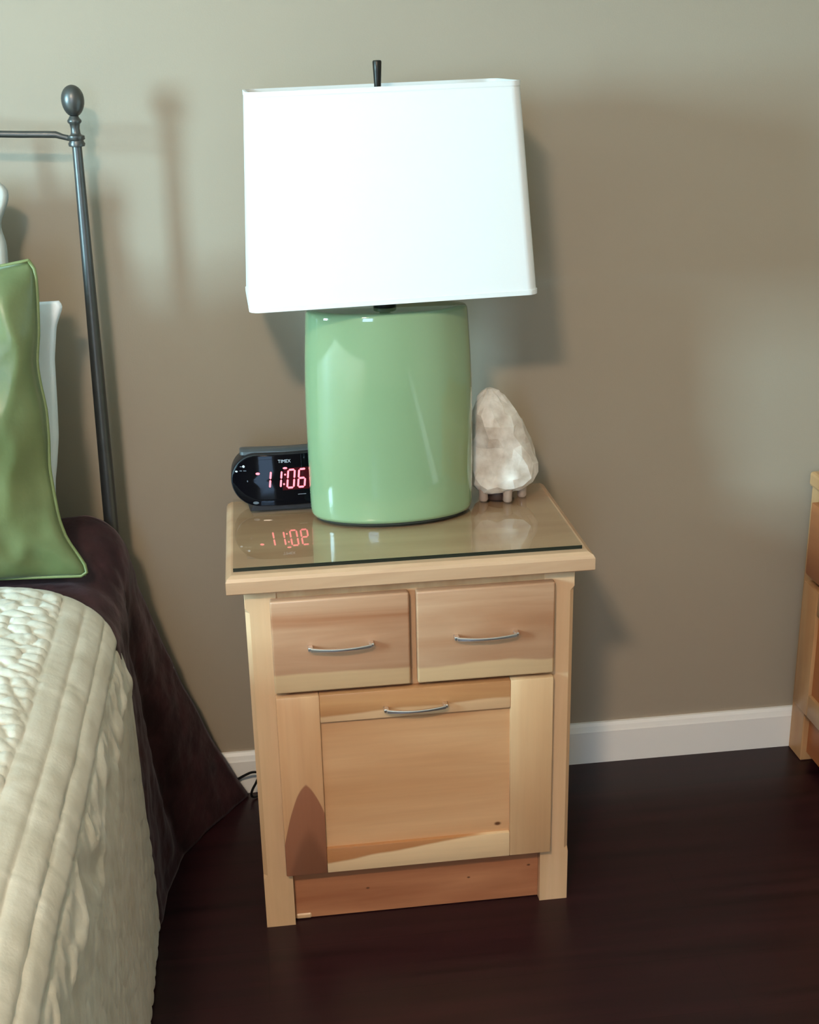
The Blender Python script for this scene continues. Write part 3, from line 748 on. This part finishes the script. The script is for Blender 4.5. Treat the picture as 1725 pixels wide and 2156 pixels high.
tag(qo, 'cream quilt with scale stitching and channel border spread over the bed', 'quilt')

# ------------------------------------------------------------------ pillows
def pillow(name, edge, width, thick, mat, label, back=.8, sag=.02, wr=.006, seed=1, nu=70, nv=80, power=.55, piping=False):
    """edge: right-hand outline as (z, x, y) rows from the bottom to the top"""
    e = np.array(sorted(edge)); z0, z1 = e[0, 0], e[-1, 0]
    v = np.linspace(0, 1, nv); zv = z0+(z1-z0)*v
    xr = np.interp(zv, e[:, 0], e[:, 1]); yv = np.interp(zv, e[:, 0], e[:, 2])
    for _ in range(2): xr[1:-1] = (xr[:-2]+2*xr[1:-1]+xr[2:])/4
    xc = e[:, 1].mean()-width/2
    u = np.linspace(-1, 1, nu); U, V = np.meshgrid(u, v)
    half = (xr-xc)[:, None]
    X = xc+half*U
    prof_ = (np.clip(1-U**2, 0, 1)**power)*(np.clip(1-(2*V-1)**2, 0, 1)**power)
    Z = zv[:, None]+0*U-sag*(1-U**2)*sstep(.5, 1, V)*1.0+sag*.3*(1-U**2)*(1-sstep(0, .4, V))
    rough = wr*(vnoise(U*2.4+V*2.2, V*3.4-U*2.0, seed)+.6*(.5-np.abs(vnoise(U*4.0-V*4.5, V*5.5+U*3.5, seed+1))))
    Yf = yv[:, None]-thick*prof_-rough*np.clip(prof_*3, 0, 1)
    Yb = yv[:, None]+thick*back*prof_
    b = MB()
    Pf = np.stack([X, Yf, Z], -1); Pb = np.stack([X, Yb, Z], -1)
    b.grid(Pf.tolist()); b.grid(Pb.tolist())
    bmesh.ops.remove_doubles(b.bm, verts=b.bm.verts, dist=2e-4)
    o = b.build(name, mat, None, True)
    tag(o, label, 'pillow')
    if piping:
        loop = [Pf[0, k] for k in range(0, nu, 2)]+[Pf[k, -1] for k in range(1, nv, 2)]+[Pf[-1, k] for k in range(nu-1, -1, -2)]+[Pf[k, 0] for k in range(nv-1, -1, -2)]
        MB().tube([tuple(p) for p in loop], .0028, 8, False).build('piping', mt['piping'], o, True)
    return o
ge = [(.618, -.252, -.316), (.630, -.2485, -.315), (.654, -.2617, -.312), (.683, -.2776, -.309), (.714, -.2857, -.305), (.753, -.2893, -.300), (.799, -.2929, -.293), (.844, -.2892, -.288), (.889, -.2885, -.283), (.934, -.2942, -.277), (.963, -.2956, -.274), (1.007, -.2884, -.268), (1.050, -.2856, -.262), (1.085, -.2840, -.258), (1.108, -.2850, -.254), (1.116, -.2930, -.253)]
pillow('green_pillow', ge, .50, .085, mt['green'], 'square green satin throw pillow with piped edge leaning on the white pillow', seed=5, wr=.016, sag=.022, back=.3, piping=True)
we = [(.668, -.300, -.205), (.72, -.303, -.203), (.7466, -.3008, -.2), (.7712, -.2957, -.198), (.82, -.2879, -.195), (.876, -.2847, -.19), (.947, -.2812, -.186), (1.0, -.2729, -.182), (1.033, -.2585, -.18), (1.040, -.2650, -.18)]
pillow('white_pillow', we, .66, .030, mt['whitecloth'], 'white cotton pillow standing behind the green satin pillow', seed=9, back=.6, wr=.004, sag=.004)
se = [(.668, -.36, -.150), (.8, -.35, -.142), (1.0, -.346, -.135), (1.091, -.345, -.132), (1.128, -.3434, -.130), (1.156, -.3515, -.128), (1.171, -.3440, -.127), (1.19, -.334, -.126), (1.207, -.3300, -.125), (1.222, -.338, -.125), (1.23, -.36, -.125)]
pillow('pillow_sham', se, .68, .030, mt['shamcloth'], 'tall pale grey pillow sham standing against the metal headboard', seed=14, back=.25, wr=.004, sag=.012)

# ------------------------------------------------------------------ power cord
cp = [(-.06, -.022, .030), (-.046, -.026, .042), (-.032, -.035, .0545), (-.018, -.045, .066), (-.006, -.055, .071), (-.0035, -.058, .066), (-.010, -.055, .048), (-.018, -.05, .030), (-.021, -.044, .014), (-.016, -.036, .0045), (.01, -.03, .0035), (.06, -.03, .0035)]
def smooth_path(p, n=8):
    p = [Vector(q) for q in p]; p = [p[0]]+p+[p[-1]]; o_ = []
    for i in range(1, len(p)-2):
        for k in range(n):
            t_ = k/n; a, b_, c_, d_ = p[i-1:i+3]
            o_.append(.5*((2*b_)+(-a+c_)*t_+(2*a-5*b_+4*c_-d_)*t_*t_+(-a+3*b_-3*c_+d_)*t_**3))
    return o_+[p[-2]]
cord = MB().tube(smooth_path(cp), .0026, 8).build('power_cord', mt['cord'], None, True)
tag(cord, 'thin black power cord looped against the baseboard behind the nightstand', 'cord')

# ------------------------------------------------------------------ dresser at the right wall, facing the bed
dsr = thing('dresser', 'honey maple dresser with panelled doors along the right wall', 'dresser', (1.112, 0, 0))
D0, D1, DH, DD = -.0135, -1.00, .615, .46      # y extents, height, depth (local x 0..DD)
for y0, y1 in ((D0-.060, D0), (D1, D1+.060)):
    for x0 in (0, DD-.05):
        MB().box(x0, x0+.05, y0, y1, 0, DH-.03, .002).build('post', mt['dresser'], dsr)
MB().box(.012, .026, D1+.06, D0-.06, .02, .14).build('toe_kick', mt['dresser_dark'], dsr)
MB().box(.004, .02, D1+.06, D0-.06, .13, DH-.03).build('face_frame', mt['dresser'], dsr)
for ya in (D0-.055, D1+.005):
    MB().box(.05, DD-.05, ya, ya+.05, .05, DH-.03).build('side_panel', mt['dresser'], dsr)
MB().box(DD-.02, DD-.008, D1+.06, D0-.06, .05, DH-.03).build('back_panel', mt['dresser'], dsr)
MB().box(-.008, DD, D1-.012, D0+.0, DH-.03, DH, .006, 2).build('top', mt['dresser'], dsr)
ym = (D0+D1)/2
for ya, yb in ((ym+.006, D0-.041), (D1+.041, ym-.006)):
    dr = MB().box(-.018, -.0006, ya, yb, .415, .565, .003, 2).build('drawer', mt['dresser_dark'], dsr, True, 40)
    MB().tube([(-.018, (ya+yb)/2-.05, .49), (-.036, (ya+yb)/2-.045, .49), (-.042, (ya+yb)/2, .49), (-.036, (ya+yb)/2+.045, .49), (-.018, (ya+yb)/2+.05, .49)], .0035, 8).build('handle', mt['nickel'], dr, True)
    dv = MB().box(-.011, -.004, ya+.06, yb-.06, .17, .36).build('door', mt['dresser_dark'], dsr)
    MB().box(-.018, -.0006, ya, ya+.064, .130, .400, .002, 2).build('stile', mt['dresser'], dv, True, 40)
    MB().box(-.018, -.0006, yb-.064, yb, .130, .400, .002, 2).build('stile', mt['dresser'], dv, True, 40)
    MB().box(-.0178, -.0006, ya+.064, yb-.064, .352, .400, .002, 2).build('rail', mt['dresser'], dv, True, 40)
    MB().box(-.0178, -.0006, ya+.064, yb-.064, .130, .178, .002, 2).build('rail', mt['dresser'], dv, True, 40)
